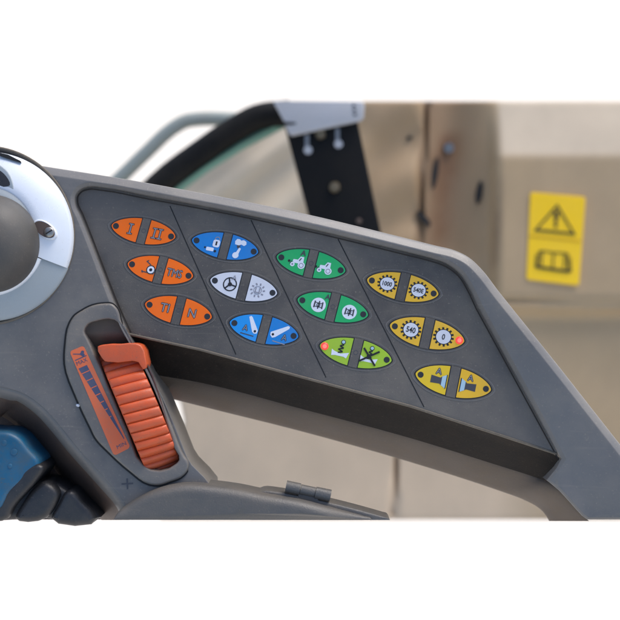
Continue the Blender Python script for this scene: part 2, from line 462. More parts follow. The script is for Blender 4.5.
# side wall of the thumbwheel housing facing the opening
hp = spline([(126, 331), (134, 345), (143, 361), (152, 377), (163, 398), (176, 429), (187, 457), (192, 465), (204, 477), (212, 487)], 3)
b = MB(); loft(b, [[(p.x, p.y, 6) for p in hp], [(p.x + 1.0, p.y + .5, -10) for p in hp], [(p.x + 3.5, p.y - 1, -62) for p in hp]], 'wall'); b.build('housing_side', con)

# raised bezel of the thumbwheel
bez = [tuple(p) for p in spline([(81, 311), (92, 305.5), (103, 303.5), (112, 304), (117, 309), (121, 322), (131, 341), (149, 372), (161, 399), (173, 430), (184, 456), (188, 462), (187, 471), (181, 477.5), (170, 482), (159, 485.5), (149, 484.5), (129, 471), (108, 452), (95, 438), (90, 428), (76, 398), (64.5, 364), (65, 345), (69, 324), (74, 316)], 4, True)]
bo = orient(bez); bw = [0. if 322 < q.y < 470 and q.x > 119 + (q.y - 322) * .45 - 5 else 1. for q in bo]
b = MB(); slab(b, [tuple(q) for q in inset(bo, -1.3, bw)], 11.4, 9, 'seam', zref=11.4, holes=[slot], r=0)
b.build('seam', con)
slot2 = [tuple(q) for q in inset(orient(slot), -.0)]
b = MB(); slab(b, bez, 14.5, 9.5, 'bezel', r=2.6, seg=5, holes=[slot2], hr=2.2, hzb=-30, grid=9)
bezel = b.build('thumbwheel_bezel', con)
# dark well behind the wheel
b = MB(); slab(b, [tuple(q) for q in inset(orient(slot), -3)], -16, -60, 'strip', zf=lambda x, y: 22 * max(0, min(1, (356 - y) / 22)), grid=4); b.build('wheel_well', con)

# thumbwheel: ribbed drum on a slanted axle
def wheel():
    tg = Vector((.385, -.923, 0)); ax0 = Vector((.923, .385, 0))   # rolling direction and axle (y up)
    lean = R_(11)
    ax = (ax0 * math.cos(lean) - Vector((0, 0, 1)) * math.sin(lean)); nrm = (Vector((0, 0, 1)) * math.cos(lean) + ax0 * math.sin(lean))
    Rw = 76.0; wd = 35.5
    c = W(131.2, 416, -42, 12)
    nr = 46; per = 16; N = nr * per; vs = []; fs = []
    prof = [(-1, -6.0), (-.985, -2.2), (-.95, -.7), (-.88, 0), (-.4, .4), (0, .5), (.4, .4), (.88, 0), (.95, -.7), (.985, -2.2), (1, -6.0)]
    K = len(prof)
    for i in range(N):
        a = 2 * math.pi * i / N; ph = (i % per) / per
        u_ = (ph + .15) % 1; rb = -3.4 * (1 - abs(math.sin(math.pi * u_)) ** .42) - 1.8 * u_
        for x, dr in prof:
            aa = a + x * .036
            vs.append(c + ax * (x * wd * .5 * S) + (tg * math.sin(aa) + nrm * math.cos(aa)) * (Rw + dr + rb * (1 if abs(x) < .97 else .3)) * S)
    for i in range(N):
        j = (i + 1) % N
        for q in range(K - 1): fs.append((i * K + q, i * K + q + 1, j * K + q + 1, j * K + q))
    mb = MB(); mb.add(vs, fs, 'wheel')
    mb.add([vs[i * K] for i in range(N)], [list(range(N))], 'wheel'); mb.add([vs[i * K + K - 1] for i in range(N)], [list(range(N))], 'wheel')
    return mb.build('thumbwheel', con)
wh = wheel()
b = MB(); slab(b, [tuple(p) for p in spline([(97.5, 346.5), (102, 344.8), (120, 344), (136, 343.5), (141, 345.5), (145.5, 358), (146, 368), (143, 369.5), (138.5, 362.5), (132, 361), (105, 361.5), (101, 357)], 2, True)], 22, -10, 'wheel', r=1.5, seg=4)
b.build('wheel_stop', wh)
b = MB(); tube(b, [(77.2, 405, 9), (78.6, 405.4, 12)], 1.6, 'pale', 8); tube(b, [(78.6, 405.4, 12), (79.2, 405.6, 12.6)], .9, 'pale', 8); b.build('grit_speck', con)
# engraved plus on the shell below the bezel
b = MB(); slab(b, bar(121.5, 484, 133, 483.4, 1.5), 10.35, 9, 'dgrey'); slab(b, bar(127, 478.5, 127.5, 489, 1.5), 10.42, 9, 'dgrey')
b.build('plus_mark', con, smooth=False)

# orange speed decal with its slate wedge
q0, q1, q2, q3 = Vector((69.5, 351.5)), Vector((83.5, 345.5)), Vector((130.5, 447.5)), Vector((114, 456))
def dec(u, v): a = q0.lerp(q1, u); c = q3.lerp(q2, u); p = a.lerp(c, v); return (p.x, p.y)
def rrect(u0, v0, u1, v1, ru, rv, n=4):
    r = []
    for cx, cy, a in ((u1 - ru, v0 + rv, -90), (u1 - ru, v1 - rv, 0), (u0 + ru, v1 - rv, 90), (u0 + ru, v0 + rv, 180)):
        for i in range(n + 1): t = R_(a + 90 * i / n); r.append((cx + ru * math.cos(t), cy + rv * math.sin(t)))
    return r
b = MB(); slab(b, [dec(*p) for p in rrect(0, 0, 1, 1, .18, .028)], 14.8, 14.3, 'decal')
decal = b.build('speed_decal', con, smooth=False); decal['label'] = 'orange wedge scale decal reading MAX at the top and MIN at the bottom'
ink = Ink(dec, 14.92)
ink.poly([(.10, .17), (.68, .17), (.90, .90), (.86, .91)], 'navy')
b2 = ink.build('wedge_scale', decal)
ink = Ink(dec, 15.0)
for k in range(7):
    v = .22 + k * .075; ink.poly([(.16 + k * .075, v), (.68 + k * .012, v), (.68 + k * .012, v + .008), (.17 + k * .075, v + .008)], 'decal')
ink.build('scale_step', decal)
def decs(s, t): return dec(s, t)
ink = Ink(lambda s, t: dec(.47 + s / 17., .125 - t / 118.), 14.95)
ink.text('MAX', 0, 0, 6.0, 'navy'); ink.build('lettering', decal)
ink = Ink(lambda s, t: dec(.60 + s / 17., .945 - t / 118.), 14.95)
ink.text('MIN', 0, 0, 5.6, 'navy'); ink.build('lettering', decal)
ink = Ink(dec, 14.95)
ink.poly([(.12, .035), (.17, .03), (.62, .058), (.60, .066)], 'navy'); ink.poly([(.10, .088), (.9, .088), (.9, .096), (.10, .096)], 'navy')
for cx, cy in ((.66, .062), (.76, .05), (.72, .075)): ink.poly([(cx + .11 * math.cos(a * .7), cy + .014 * math.sin(a * .7)) for a in range(9)], 'navy', lay=cx)
ink.build('plough_symbol', decal)

# ---- membrane keys
def lens(h=13.4, L=33.4, n=40, k=1.0, dy=0.):
    r = []
    for i in range(n): u = -math.cos(math.pi * i / n); r.append((L * u, h * max(0, 1 - u * u) ** .62 if abs(u) < 1 else 0))
    return r + [(-x, -y) for x, y in r]
def half(sgn, h=13.4, L=33.4, s0=4.75, ins=.95):
    Li, hi = L - ins * 1.3, h - ins; pts = []; n = 26; u0 = s0 / Li
    a0 = math.acos(u0)
    for i in range(n + 1):
        a = a0 * (1 - i / n); u = math.cos(a); pts.append((u * Li, hi * max(0, 1 - u * u) ** .62))
    full = pts + [(x, -y) for x, y in pts[-2::-1]]
    return [(sgn * x, sgn * y) for x, y in full]

KEYS = [  # centre, half-length vector, half-height vector, field colour, lit side, print
    ((143.5, 231.2), (32.6, 6.2), (3.6, -12.6), 'orange', 0, 'I_II', 'orange key printed I and II'),
    ((160.3, 270), (33.4, 6.8), (3.8, -13.3), 'orange', 0, 'TMS', 'orange key printed with a small wheel and TMS'),
    ((178.4, 310.6), (34.1, 7), (3.6, -13.7), 'orange', 0, 'TI', 'orange key printed TI and N'),
    ((225.1, 246), (33.8, 6.6), (3.5, -13), 'blue', 0, 'LOCK', 'blue key printed with a padlock and a white arm'),
    ((243.7, 286.7), (34.1, 7.2), (3.6, -13.6), 'white', 0, 'STEER', 'white key printed with a black steering wheel'),
    ((264, 329.5), (35, 7.6), (3.8, -14), 'blue2', 0, 'LEVER', 'blue key printed with two white levers'),
    ((311, 263.8), (35.1, 7.6), (3.5, -13.6), 'green', 0, 'TRACTOR', 'green key printed with two white tractors'),
    ((332.8, 307.3), (36, 8.3), (3.6, -13.9), 'green', 0, 'AXLE', 'green key printed with two white discs'),
    ((355.7, 353), (36.7, 8), (3.5, -14.2), 'lime', -1, 'SPRING', 'lime green key with a lit red lamp at its left tip'),
    ((402.8, 287), (36.5, 7.7), (3.3, -13.8), 'yellow', 0, 'G1000', 'yellow key with gears reading 1000 and 540E'),
    ((427.1, 333.3), (38.1, 8.3), (3.3, -15), 'yellow', 1, 'G540', 'yellow key with gears reading 540 and 0 and a lit red lamp'),
    ((453.3, 381.8), (38.6, 8.4), (3, -15.2), 'yellow2', 0, 'BLOCK', 'yellow key printed with the letter A over grey blocks'),
]
def gear(ink, cx, cy, txt, size=6.2):
    pts = []; nt_ = 14
    for i in range(nt_):
        for da, r in ((-.5, 7.0), (-.28, 7.0), (-.22, 8.9), (.22, 8.9), (.28, 7.0)):
            a = 2 * math.pi * (i + da) / nt_; pts.append((cx + r * math.cos(a), cy + r * math.sin(a) * .92))
    ink.poly(pts, 'ink'); ink.poly(circle(cx, cy, 6.3, 28, 5.9), 'white', 1.5)
    ink.text(txt, cx, cy, size, 'ink', 3, bold=.12, sx=.82)
def outlined(ink, t, cx, cy, size, sx=1.):
    for k, (a, c_) in enumerate(((.5, 0), (-.5, 0), (0, .5), (0, -.5))): ink.text(t, cx + a, cy + c_, size, 'ink', k * .2, sx=sx)
    ink.text(t, cx, cy, size, 'grey', 2, bold=0., sx=sx)
def tractor(ink, cx, cy):
    ink.poly([(cx - 5, cy + .2), (cx - 4.6, cy + 2.2), (cx - .6, cy + 2.4), (cx + 1.4, cy + 5.8), (cx + 4.6, cy + 5.8), (cx + 4.8, cy + 1), (cx + 3, cy - 1), (cx - 3.5, cy - 1)], 'pale')
    ink.poly(circle(cx + 3.6, cy - 2.2, 3.3), 'pale', 1); ink.ring(cx + 3.6, cy - 2.2, 2.2, .6, 'grey', 2)
    ink.poly(circle(cx - 4.6, cy - 2.6, 2.1), 'pale', 1); ink.poly(circle(cx - 4.6, cy - 2.6, .9), 'grey', 2)
    ink.poly(circle(cx - 8.2, cy - .2, 1.2), 'ink'); ink.poly(bar(cx - 7, cy - 2.6, cx - 5.6, cy + .2, .7), 'ink', 1)
    ink.poly(bar(cx + .9, cy + 1.6, cx + 2.3, cy + 4.4, .9), 'dgrey', 2)
def spring(ink, cx, cy, crossed):
    ink.poly([(cx - 9, cy - 1.5), (cx - 8.4, cy - 7.2), (cx - 5.5, cy - 6.4), (cx + 2.5, cy - 6.4), (cx + 5, cy - 7.4), (cx + 6.5, cy - 2), (cx + 4.6, cy - 2.6), (cx - 1, cy - 4.2), (cx - 6.6, cy - 2.8)][::-1], 'pale')
    z = [(cx - 3.2, cy - 3.6), (cx + .8, cy - 2.2), (cx - 3.4, cy - .6), (cx + 1.0, cy + 1.1), (cx - 2.6, cy + 2.6), (cx + .6, cy + 4.0)]
    for i in range(5): ink.poly(bar(*z[i], *z[i + 1], 1.15), 'ink', 1 + i * .2)
    ink.poly(circle(cx - .4, cy + 6.3, 2.0), 'ink', 1.4); ink.poly(circle(cx - .4, cy + 6.4, 1.4), 'paleblue', 3)
    if crossed:
        ink.poly(bar(cx - 7.5, cy + 5.2, cx + 5.5, cy - 8.4, 1.6), 'ink', 4); ink.poly(bar(cx - 9, cy - 7, cx + 6.6, cy + 4.8, 1.6), 'ink', 5)
def sym(kind, side, f):
    ink = Ink(f, 1.0); x = -14 if side < 0 else 14; L = side < 0
    if kind == 'I_II':
        for cx in ((-13.2,) if L else (11.0, 16.6)):
            for m, g, ly in (('ink', .55, 0), ('grey', 0, 2)):
                ink.poly(bar(cx, -4.6, cx, 4.6, 1.1 + g * 2), m, ly)
                for e in (-1, 1): ink.poly(bar(cx - 2.2 - g, 4.8 * e, cx + 2.2 + g, 4.8 * e, .9 + g * 1.6), m, ly + .5)
    elif kind == 'TMS':
        if L:
            for k, (a, c_, d, e) in enumerate(((-17.5, -4.5, -11, -4.8), (-15, 5.8, -10, 2.8), (-15, 5.2, -13, 6.8), (-17, -3.4, -16.2, -5.8))): ink.poly(bar(a, c_, d, e, 1.0), 'dgrey', .2 * k)
            ink.ring(-9, -1.6, 4.3, 1.0, 'ink'); ink.ring(-9, -1.6, 3.4, 2.0, 'pale', 2); ink.poly(circle(-9, -1.6, 1.5), 'ink', 3)
            ink.poly(bar(-6.2, -5.5, -4.8, -2.0, 1.2), 'dgrey', 1)
        else: outlined(ink, 'TMS', 14, -.2, 10.5, .78)
    elif kind == 'TI': outlined(ink, 'TI' if L else 'N', -13.2 if L else 13.2, .2, 11.5, .95)
    elif kind == 'LOCK':
        if L:
            ink.ring(-8.6, 5.0, 2.6, .8, 'grey', 0); ink.poly(rrect(-12, -2.8, -5.4, 4.4, 2, 2), 'pale', 1); ink.poly(bar(-8.7, -1.0, -8.7, 2.8, 1.5), 'ink', 3)
            ink.poly(rrect(-17, -7.4, -9.8, -3.9, .8, .8), 'pale', 1); ink.poly(circle(-18.4, -4.8, .9), 'ink'); ink.poly(circle(-8.2, -6.8, 1.2), 'ink')
        else:
            ink.poly([(8.8, 3.6), (8.2, 6.6), (9.6, 9.0), (12.2, 9.2), (13.6, 8.0), (16, 9), (18.8, 7.8), (19.4, 5.2), (17.6, 3.4), (14.6, 4.4), (12.6, 3.0)], 'pale')
            ink.poly([(10.8, 3.0), (14.6, 3.4), (13.2, .2), (11.6, .4)], 'dgrey', 1)
            ink.poly([(13.4, 1.0), (15.4, .4), (14.2, -5.4), (11, -5.6)], 'pale', 2); ink.poly(circle(11.8, -6.8, 3.0), 'pale', 3)
    elif kind == 'STEER':
        if L:
            ink.ring(-13.2, -.4, 6.6, 1.1, 'ink')
            for a in (90 + 20, 210 + 20, 330 + 20): ink.poly(bar(-13.2, -.4, -13.2 + 5.8 * math.cos(R_(a)), -.4 + 5.8 * math.sin(R_(a)), 1.3), 'ink', 1 + a / 400)
            ink.poly(circle(-13.2, -.4, 1.9), 'ink', 3); ink.text('A', -10.6, 6.2, 7, 'grey', 3)
        else:
            for i in range(10):
                a = 2 * math.pi * i / 10
                ink.poly(bar(13.6 + 5.0 * math.cos(a), -.6 + 4.8 * math.sin(a), 13.6 + 7.0 * math.cos(a + .12), -.6 + 6.8 * math.sin(a + .12), 1.4), 'grey')
            ink.ring(13.6, -.6, 4.0, .5, 'grey', 1, 12); ink.poly(bar(11.6, -2.6, 11.8, 1.8, .9), 'grey', 2); ink.poly(bar(11.8, -2.6, 15.6, -2.8, .9), 'grey', 2.3); ink.poly(bar(15.4, -2.6, 15.4, 2.0, .9), 'grey', 2.6)
    elif kind == 'LEVER':
        if L:
            ink.poly([(-16.2, 8.4), (-14.4, 9.6), (-13, 8.6), (-5.2, -2.2), (-5.6, -5.0), (-8.2, -5.6), (-10.2, -4.0)], 'pale'); ink.poly(circle(-7.7, -3.3, 1.15), 'ink', 1)
            outlined(ink, 'A', -17.0, -1.8, 7.5, .9); ink.poly(bar(-20.5, -7.2, -7.8, -8.0, .9), 'dgrey')
        else:
            ink.poly([(6.8, -3.4), (9.0, -5.6), (11.6, -4.6), (22.4, 5.2), (22.6, 7.2), (20.8, 7.6), (8.6, .4), (6.6, -.8)], 'pale'); ink.poly(circle(9.1, -2.5, 1.15), 'ink', 1)
            outlined(ink, 'A', 20.0, -3.2, 7.5, .9); ink.poly(bar(10, -8.2, 22, -9.3, .9), 'grey')
    elif kind == 'TRACTOR':
        tractor(ink, -12.0 if L else 13.2, -1.2)
        if L: ink.text('A', -9, 8.2, 7, 'dgrey', 2, bold=.2)
    elif kind == 'AXLE':
        cx = -10.8 if L else 16.4
        if L: cx = -13
        else: cx = 15.4
        ink.poly(circle(cx, -.8, 6.6), 'pale')
        ink.poly(bar(cx, -4.4, cx + .4, 3.0, 1.0), 'ink', 1.2)
        for e in (-1, 1):
            ink.poly(bar(cx + e * 3.6, -3.8, cx + e * 3.4, 2.4, 1.3), 'dgrey', 1 + e * .1); ink.poly(bar(cx - 3, 1.8 * e - .8, cx + 3, 1.8 * e - .8, .7), 'dgrey', 1.5 + .1 * e)
        ink.ring(cx, -.8, 1.7, .6, 'ink', 3)
        if L: ink.text('A', -6.6, 8.0, 6.5, 'dgrey', 2, bold=.15)
    elif kind == 'SPRING': spring(ink, -12.2 if L else 13.6, .8, not L)
    elif kind == 'G1000': gear(ink, -14 if L else 14.2, 0, '1000' if L else '540E', 5.6)
    elif kind == 'G540': gear(ink, -14 if L else 14.2, 0, '540' if L else '0', 6.6)
    elif kind == 'BLOCK':
        e = 1 if L else -1; c0 = -13 if L else 13.4
        outlined(ink, 'A', c0 - .3 * e, 6.2, 7.4, .95)
        ink.poly([(c0 - 6 * e, -4.4), (c0 - 6 * e, 2.0), (c0 + 1.8 * e, 1.2), (c0 + 3.2 * e, 2.4), (c0 + 3.2 * e, -5.0), (c0 + 1.8 * e, -4.0)], 'dgrey')
        ink.poly([(c0 + 3.2 * e, 2.4), (c0 + 6.8 * e, 4.4), (c0 + 6.8 * e, -7.0), (c0 + 3.2 * e, -5.0)], 'paleblue', 1)
        ink.poly(bar(c0 + 7.2 * e, 4.6, c0 + 7.2 * e, -7.2, .7), 'ink', 2)
    return ink
for (cx, cy), U, V, col, lit, kind, lab in KEYS:
    def f(s, t, cx=cx, cy=cy, U=U, V=V): return (cx + U[0] * s / 33 + V[0] * t / 13, cy + U[1] * s / 33 + V[1] * t / 13)
    b = MB()
    slab(b, [f(*p) for p in lens(15.6, 36.6)], .28, -1, 'panel', r=.26, seg=2)      # embossed rim of the membrane
    slab(b, [f(*p) for p in lens(15.1, 35.9)], .36, 0, 'bezel', holes=[[f(*p) for p in lens(14.5, 35.0)]])
    slab(b, [f(*p) for p in lens()], .62, -1, 'ink', r=.2, seg=2)
    key = b.build('membrane_key', con, smooth=False); key['label'] = lab
    b = MB(); slab(b, [f(*p) for p in ((-3.9, -13.0), (3.9, -13.0), (3.9, 13.0), (-3.9, 13.0))], .82, 0, 'panel', r=.15, seg=2); b.build('centre_strip', key, smooth=False)
    if kind in ('I_II', 'TMS', 'TI', 'TRACTOR', 'AXLE', 'SPRING'):
        ink = Ink(f, .9); ink.ring(0, .4, 2.1, .45, 'dgrey'); ink.build('press_highlight', key)  # faint round highlight on the strip, drawn in as a grey ring
    for side in (-1, 1):
        c2 = col
        if kind == 'LEVER' and side > 0: c2 = 'blue'
        if kind == 'BLOCK' and side > 0: c2 = 'yellow'
        b = MB(); slab(b, [f(*p) for p in half(side)], .85, 0, c2, r=.12, seg=2); b.build('colour_field', key, smooth=False)
        lx, ly = f(side * 27.9, 0); on = lit == side
        b = MB()
        if on:
            lathe(b, lx, ly, [(3.9, .5), (3.8, 1.1), (3.1, 1.7), (2.1, 2.2)], 'lit', n=24, zref=1); lathe(b, lx, ly, [(2.1, 2.2), (1.0, 2.5), (0, 2.6)], 'litcore', n=24, zref=1)
        else:
            lathe(b, lx, ly, [(3.05, .6), (3.0, 1.0), (2.6, 1.05), (2.2, .95), (0, 1.0)], 'lamp', n=24, zref=1)
        lo = b.build('indicator_lamp', key)
        if on: lo['label'] = 'lit red indicator lamp'
        sym(kind, side, f).build('symbol', key)

# brown dirty slope and floor of the lever well
we = [p for p in well_edge]
b = MB()
def shift(d, z): return [(p.x - d * .62, min(520, p.y + d * (.85 if p.x < 20 else .62)), z) for p in we]
loft(b, [shift(-6, 9.4), shift(-1, 9.6), shift(2.5, 9.0), shift(5.5, 7.2), shift(8, 4.4), shift(10, .5), shift(11.2, -4)], 'shell')
b.build('rolled_edge', con)
b = MB(); loft(b, [shift(10.9, -3), shift(12.5, -8), shift(16, -16), shift(23, -28), shift(30, -42), shift(36, -62)], 'well')
b.build('well_slope', con)
b = MB(); slab(b, [(-40, 400), (20, 400), (118, 490), (136, 519.5), (-40, 519.5)], -64, -74, 'well'); b.build('well_floor', con)

# ---------------------------------------------------------------- joystick dial at the upper left
hub = thing('joystick_base', 'round silver ring with a dark rubber dome and a recessed screw, left of the keypad', 'joystick', W(-15, 236, 10, 10))
HX, HY = -15, 235.5
b = MB(); lathe(b, HX, HY, [(90, 12.6), (89.6, 13.2), (88.6, 13.4), (87.6, 12.8)], 'lip', zref=12); b.build('dust_line', hub)
b = MB(); lathe(b, HX, HY, [(88, 9), (88, 12), (86.5, 13.5), (84, 13)], 'seam', zref=12); b.build('gasket', hub)
b = MB(); lathe(b, HX, HY, [(85.5, 9), (85.5, 15), (84.2, 17.6), (82, 19.4), (74, 24), (66, 27.5), (58, 30.2), (51, 31.6), (49.5, 31), (49, 20)], 'silver', -110, 22); b.build('upper_ring', hub)
b = MB(); lathe(b, HX, HY, [(86, 9), (86, 14), (84.8, 16), (82, 17.8), (74, 22), (66, 25.5), (60.5, 27), (60, 26), (60, 20)], 'satin', 22, 120); b.build('lower_ring', hub)
b = MB(); lathe(b, HX, HY + 1, [(60.5, 20), (60.2, 28.5), (59, 30), (55, 31.5), (54.4, 30), (54, 29.4), (53.4, 31), (50, 33), (48.5, 32), (48, 20)], 'silver', 22, 150); b.build('inner_collar', hub)
b = MB(); lathe(b, HX, HY + 1, [(52, 20), (52, 29), (50.5, 31), (40, 33), (0, 33)], 'satin'); b.build('dome_seat', hub)
b = MB(); lathe(b, HX + 4, HY + 8, [(49.5, 22), (49.4, 34), (48.4, 42), (45, 52), (38, 62), (28, 70), (14, 75), (0, 76)], 'rubber', zref=36); b.build('rubber_dome', hub)
# screw in an oval pocket
sx, sy = 44.5, 229.5
b = MB(); e = [(sx + 13.5 * math.cos(t) * .80 - 7.6 * math.sin(t) * .6, sy + 13.5 * math.cos(t) * .6 + 7.6 * math.sin(t) * .8) for t in [2 * math.pi * i / 28 for i in range(28)]]
slab(b, e, 32.2, 22, 'silver', r=1.0, seg=3)
pocket = b.build('screw_pocket', hub)
b = MB(); slab(b, [(sx + (x - sx) * .88, sy + (y - sy) * .84) for x, y in e], 32.5, 26, 'well', zref=32.2); b.build('pocket_hole', pocket)
b = MB(); lathe(b, sx + 4.6, sy + 2.6, [(5.2, 30), (5.2, 33.4), (4.4, 34.2), (0, 34.4)], 'screw', n=24, zref=33); slab(b, bar(sx + 1.4, sy + 4.6, sx + 7.8, sy + .6, 1.3), 34.6, 33, 'hole', zref=33); b.build('screw', hub)
# dark display window with its pale frame, the slit at the rim and the notch in the collar
b = MB(); slab(b, [tuple(p) for p in spline([(-30, 170), (-12, 162), (0, 165), (8, 172), (13, 184), (14, 190), (4, 192), (-10, 194), (-30, 196)], 3, True)], 31, 24, 'satin', r=1.2, seg=3); win = b.build('display_window', hub)
b = MB(); slab(b, [tuple(p) for p in spline([(-30, 175), (-12, 167), (-1, 170), (6, 176), (10, 185), (0, 187.5), (-12, 190), (-30, 192)], 3, True)], 31.4, 28, 'grip', zref=31); b.build('glass', win)
b = MB(); slab(b, [(-2, 152.3), (8, 154.6), (20, 160.6), (21, 162.6), (12, 160.2), (0, 156)], 22.5, 15, 'hole'); b.build('rim_slit', hub)
b = MB(); slab(b, [(15.5, 267), (20.5, 263.5), (24, 268), (19.5, 272.5)], 32.6, 26, 'well', zref=32); b.build('collar_notch', hub)

# ---------------------------------------------------------------- control lever at the lower left
lev = thing('control_lever', 'black ribbed lever grip with a bright blue key, at lower left', 'lever', W(30, 500, -60, 0))
b = MB(); slab(b, [tuple(p) for p in spline([(-25, 431), (-6, 431.5), (9, 432.5), (18, 437), (29, 450), (39, 463), (37, 471), (26, 480), (10, 492), (-2, 510), (-25, 514)], 4, True)], 14, -50, 'bluepad', r=5, seg=6, grid=8, zf=lambda x, y: -.06 * (x - 5)); pad = b.build('blue_key', lev)
for x, y, r in ((4, 443, 3.2), (14, 452, 3.6), (-2, 464, 3.4), (-11, 450, 3.2), (10, 466, 2.6)):
    b = MB(); lathe(b, x, y, [(r, 12.5), (r * .92, 14.2), (r * .6, 14.7), (0, 14.8)], 'bluepad', n=20, zref=14); b.build('raised_dot', pad)
def ridge(mb, pts, m, n=16, sq=.75):
    """finger ridge: chain of (x,y,z,rx,rz) sections, softly squared"""
    tube(mb, pts, 5, m, n)
for pts, zt, rr, kx, ky in (([(-18, 519), (-10, 505), (-2, 488), (9, 475.5), (24, 468.5), (39, 464.5), (43, 467), (37, 480), (24, 495), (12, 509), (7, 519)], 15, 5.5, .10, .16),
            ([(14, 519), (22, 503), (35, 487), (44, 482), (52, 486), (58, 494), (55, 505), (45, 519)], 9, 7, .12, .10),
            ([(50, 519), (58, 504), (66, 491.5), (71, 491), (82, 502), (93, 513), (96, 519)], 5, 7, .05, .22)):
    q0 = Vector(pts[len(pts) // 2])
    b = MB(); slab(b, [tuple(p) for p in spline(pts, 4, True)], zt, -50, 'grip', r=rr, seg=6, grid=5, zf=lambda x, y: -abs((x - q0.x) * .7 + (y - q0.y) * .72) * ky + (q0.x - x) * -kx)
    b.build('grip_lobe', lev)
b = MB(); slab(b, [tuple(p) for p in spline([(-20, 518), (0, 500), (30, 482), (58, 484), (78, 498), (92, 508), (100, 518), (40, 519)], 3, True)], -6, -58, 'grip', r=8, seg=5); b.build('grip_body', lev)

# ---------------------------------------------------------------- armrest lid at the bottom
lid = thing('armrest_lid', 'rounded grey armrest lid with a small hinge at the bottom edge below the opening', 'armrest lid', W(250, 526, 0, 0))
b = MB(); slab(b, [tuple(p) for p in spline([(113, 520), (118, 512), (126, 506), (140, 497.5), (157, 490), (176, 485.5), (192, 484.8), (212, 486.5), (238, 490), (262, 495), (300, 501.5), (340, 511), (364, 516.5), (371, 518.6), (372, 520)], 4)], 30, -14, 'padgrey', r=9, seg=7, grid=8, rfun=lambda x, y: min(1., .12 + max(0, 519.5 - y) / 14), zf=lambda x, y: -14 * sm0(300, 375, x)); b.build('lid_cover', lid)
b = MB(); slab(b, [tuple(p) for p in spline([(250, 500), (256, 494), (263, 490.8), (275, 491.5), (300, 496), (338, 504.5), (372, 513.5), (384, 517), (389, 518.6), (390, 520)], 3)] + [(250, 520)], 12, -20, 'padgrey', r=2.5, seg=4, grid=12, rfun=lambda x, y: min(1., .1 + max(0, 519.5 - y) / 6)); b.build('lid_rim', lid)
b = MB()
tube(b, [(286, 486.2, 10), (300, 489.2, 10)], 6.0, 'padgrey', 20); tube(b, [(300.4, 489.3, 10), (315, 492.4, 10)], 5.2, 'padgrey', 20); tube(b, [(315.4, 492.5, 10), (330.5, 495.6, 10)], 6.0, 'padgrey', 20)
slab(b, [(298, 490), (318, 494), (318, 503), (298, 500)], 12, 4, 'padgrey', r=1)
b.build('hinge', lid)

# ---------------------------------------------------------------- dusty cream side panel behind
ZW = -1000.
def sm(a, b_, x): t = min(1, max(0, (x - a) / (b_ - a))); return t * t * (3 - 2 * t)
def wz(x, y):
    z = 0.
    nz = mnoise.noise(Vector((x / 90, y / 70, 3.1))) * 10
    # raised block on the right whose top face leans back to the sky
    blk = sm(486, 500, x) * (1 - sm(303, 320, y))
    z += blk * 34
    z -= blk * sm(172, 150, y) * 0 + blk * max(0, (158 - y)) * .62 * sm(165, 150, y)
    # pressed vertical seam and the seam of the lower skirt
    z -= 14 * math.exp(-((x - 424 + (y - 150) * .05) / 2.6) ** 2) * (1 - sm(255, 300, y))
    z -= 14 * math.exp(-((x - 397 + (y - 455) * .06) / 2.2) ** 2) * sm(300, 340, y)
    # hollow between seam and block
    z -= 26 * math.exp(-((x - 452) / 26) ** 2) * (1 - sm(240, 300, y))
    # long folds running along the door seal
    d = ((x - 281) * .60 + (y - 122) * .80)
    fold = (1 - sm(300, 420, x)) * (1 - sm(230, 300, y))
    z += fold * (16 * math.sin(d / 9.0 + nz * .03) * sm(4, 24, d) + 12 * sm(0, 60, d))
    fold2 = sm(345, 380, x) * (1 - sm(412, 424, x)) * (1 - sm(220, 260, y))
    z += fold2 * 10 * math.sin((y + x * .35) / 12.)
    # horizontal pressed line low on the block
    z -= 10 * math.exp(-((y - 302 - (x - 560) * .02) / 3) ** 2) * blk
    return z + nz * .5
def wcol(co):
    z = co.z / S; k = (D - ZW) / D
    x, y = co.x / S / k + 310, 310 - co.y / S / k
    c = Vector((.43, .315, .195))
    n = mnoise.noise(Vector((x / 30, y / 45, 0))) * .5 + mnoise.noise(Vector((x / 9, y / 14, 5))) * .25
    pale = max((1 - sm(290, 350, x)) * (1 - sm(225, 300, y)) * .8, sm(494, 502, x) * sm(163, 152, y) * .55)  # paler area beside the seal; block's top face painted pale as sky reflection
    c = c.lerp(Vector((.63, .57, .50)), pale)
    c = c.lerp(Vector((.68, .54, .42)), sm(330, 400, y) * (1 - sm(480, 580, x)) * .7)
    c = c.lerp(Vector((.32, .22, .13)), sm(335, 385, x) * (1 - sm(478, 498, x)) * (1 - sm(250, 320, y)) * .8)
    # rusty brown stain running down from the latch
    br = math.exp(-((x - 447 + (y - 160) * .10) / 17) ** 2) * sm(112, 140, y) * (1 - sm(225, 290, y))
    br = max(br, .75 * math.exp(-((x - 448) / 14) ** 2 - ((y - 137) / 14) ** 2))
    br = max(br, .5 * sm(424, 430, x) * (1 - sm(440, 485, x)) * (1 - sm(240, 290, y)))
    c = c.lerp(Vector((.19, .095, .042)), min(1, br * (1.0 + n * .6)))
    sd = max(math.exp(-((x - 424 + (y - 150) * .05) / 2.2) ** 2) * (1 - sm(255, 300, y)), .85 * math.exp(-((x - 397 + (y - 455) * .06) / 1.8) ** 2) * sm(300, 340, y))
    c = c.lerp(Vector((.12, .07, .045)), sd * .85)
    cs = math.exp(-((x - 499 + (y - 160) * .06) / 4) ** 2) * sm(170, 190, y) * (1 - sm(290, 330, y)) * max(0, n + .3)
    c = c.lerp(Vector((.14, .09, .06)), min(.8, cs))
    c *= 1 + n * .12
    return (c.x * 1.04, c.y, c.z * .90, 1)
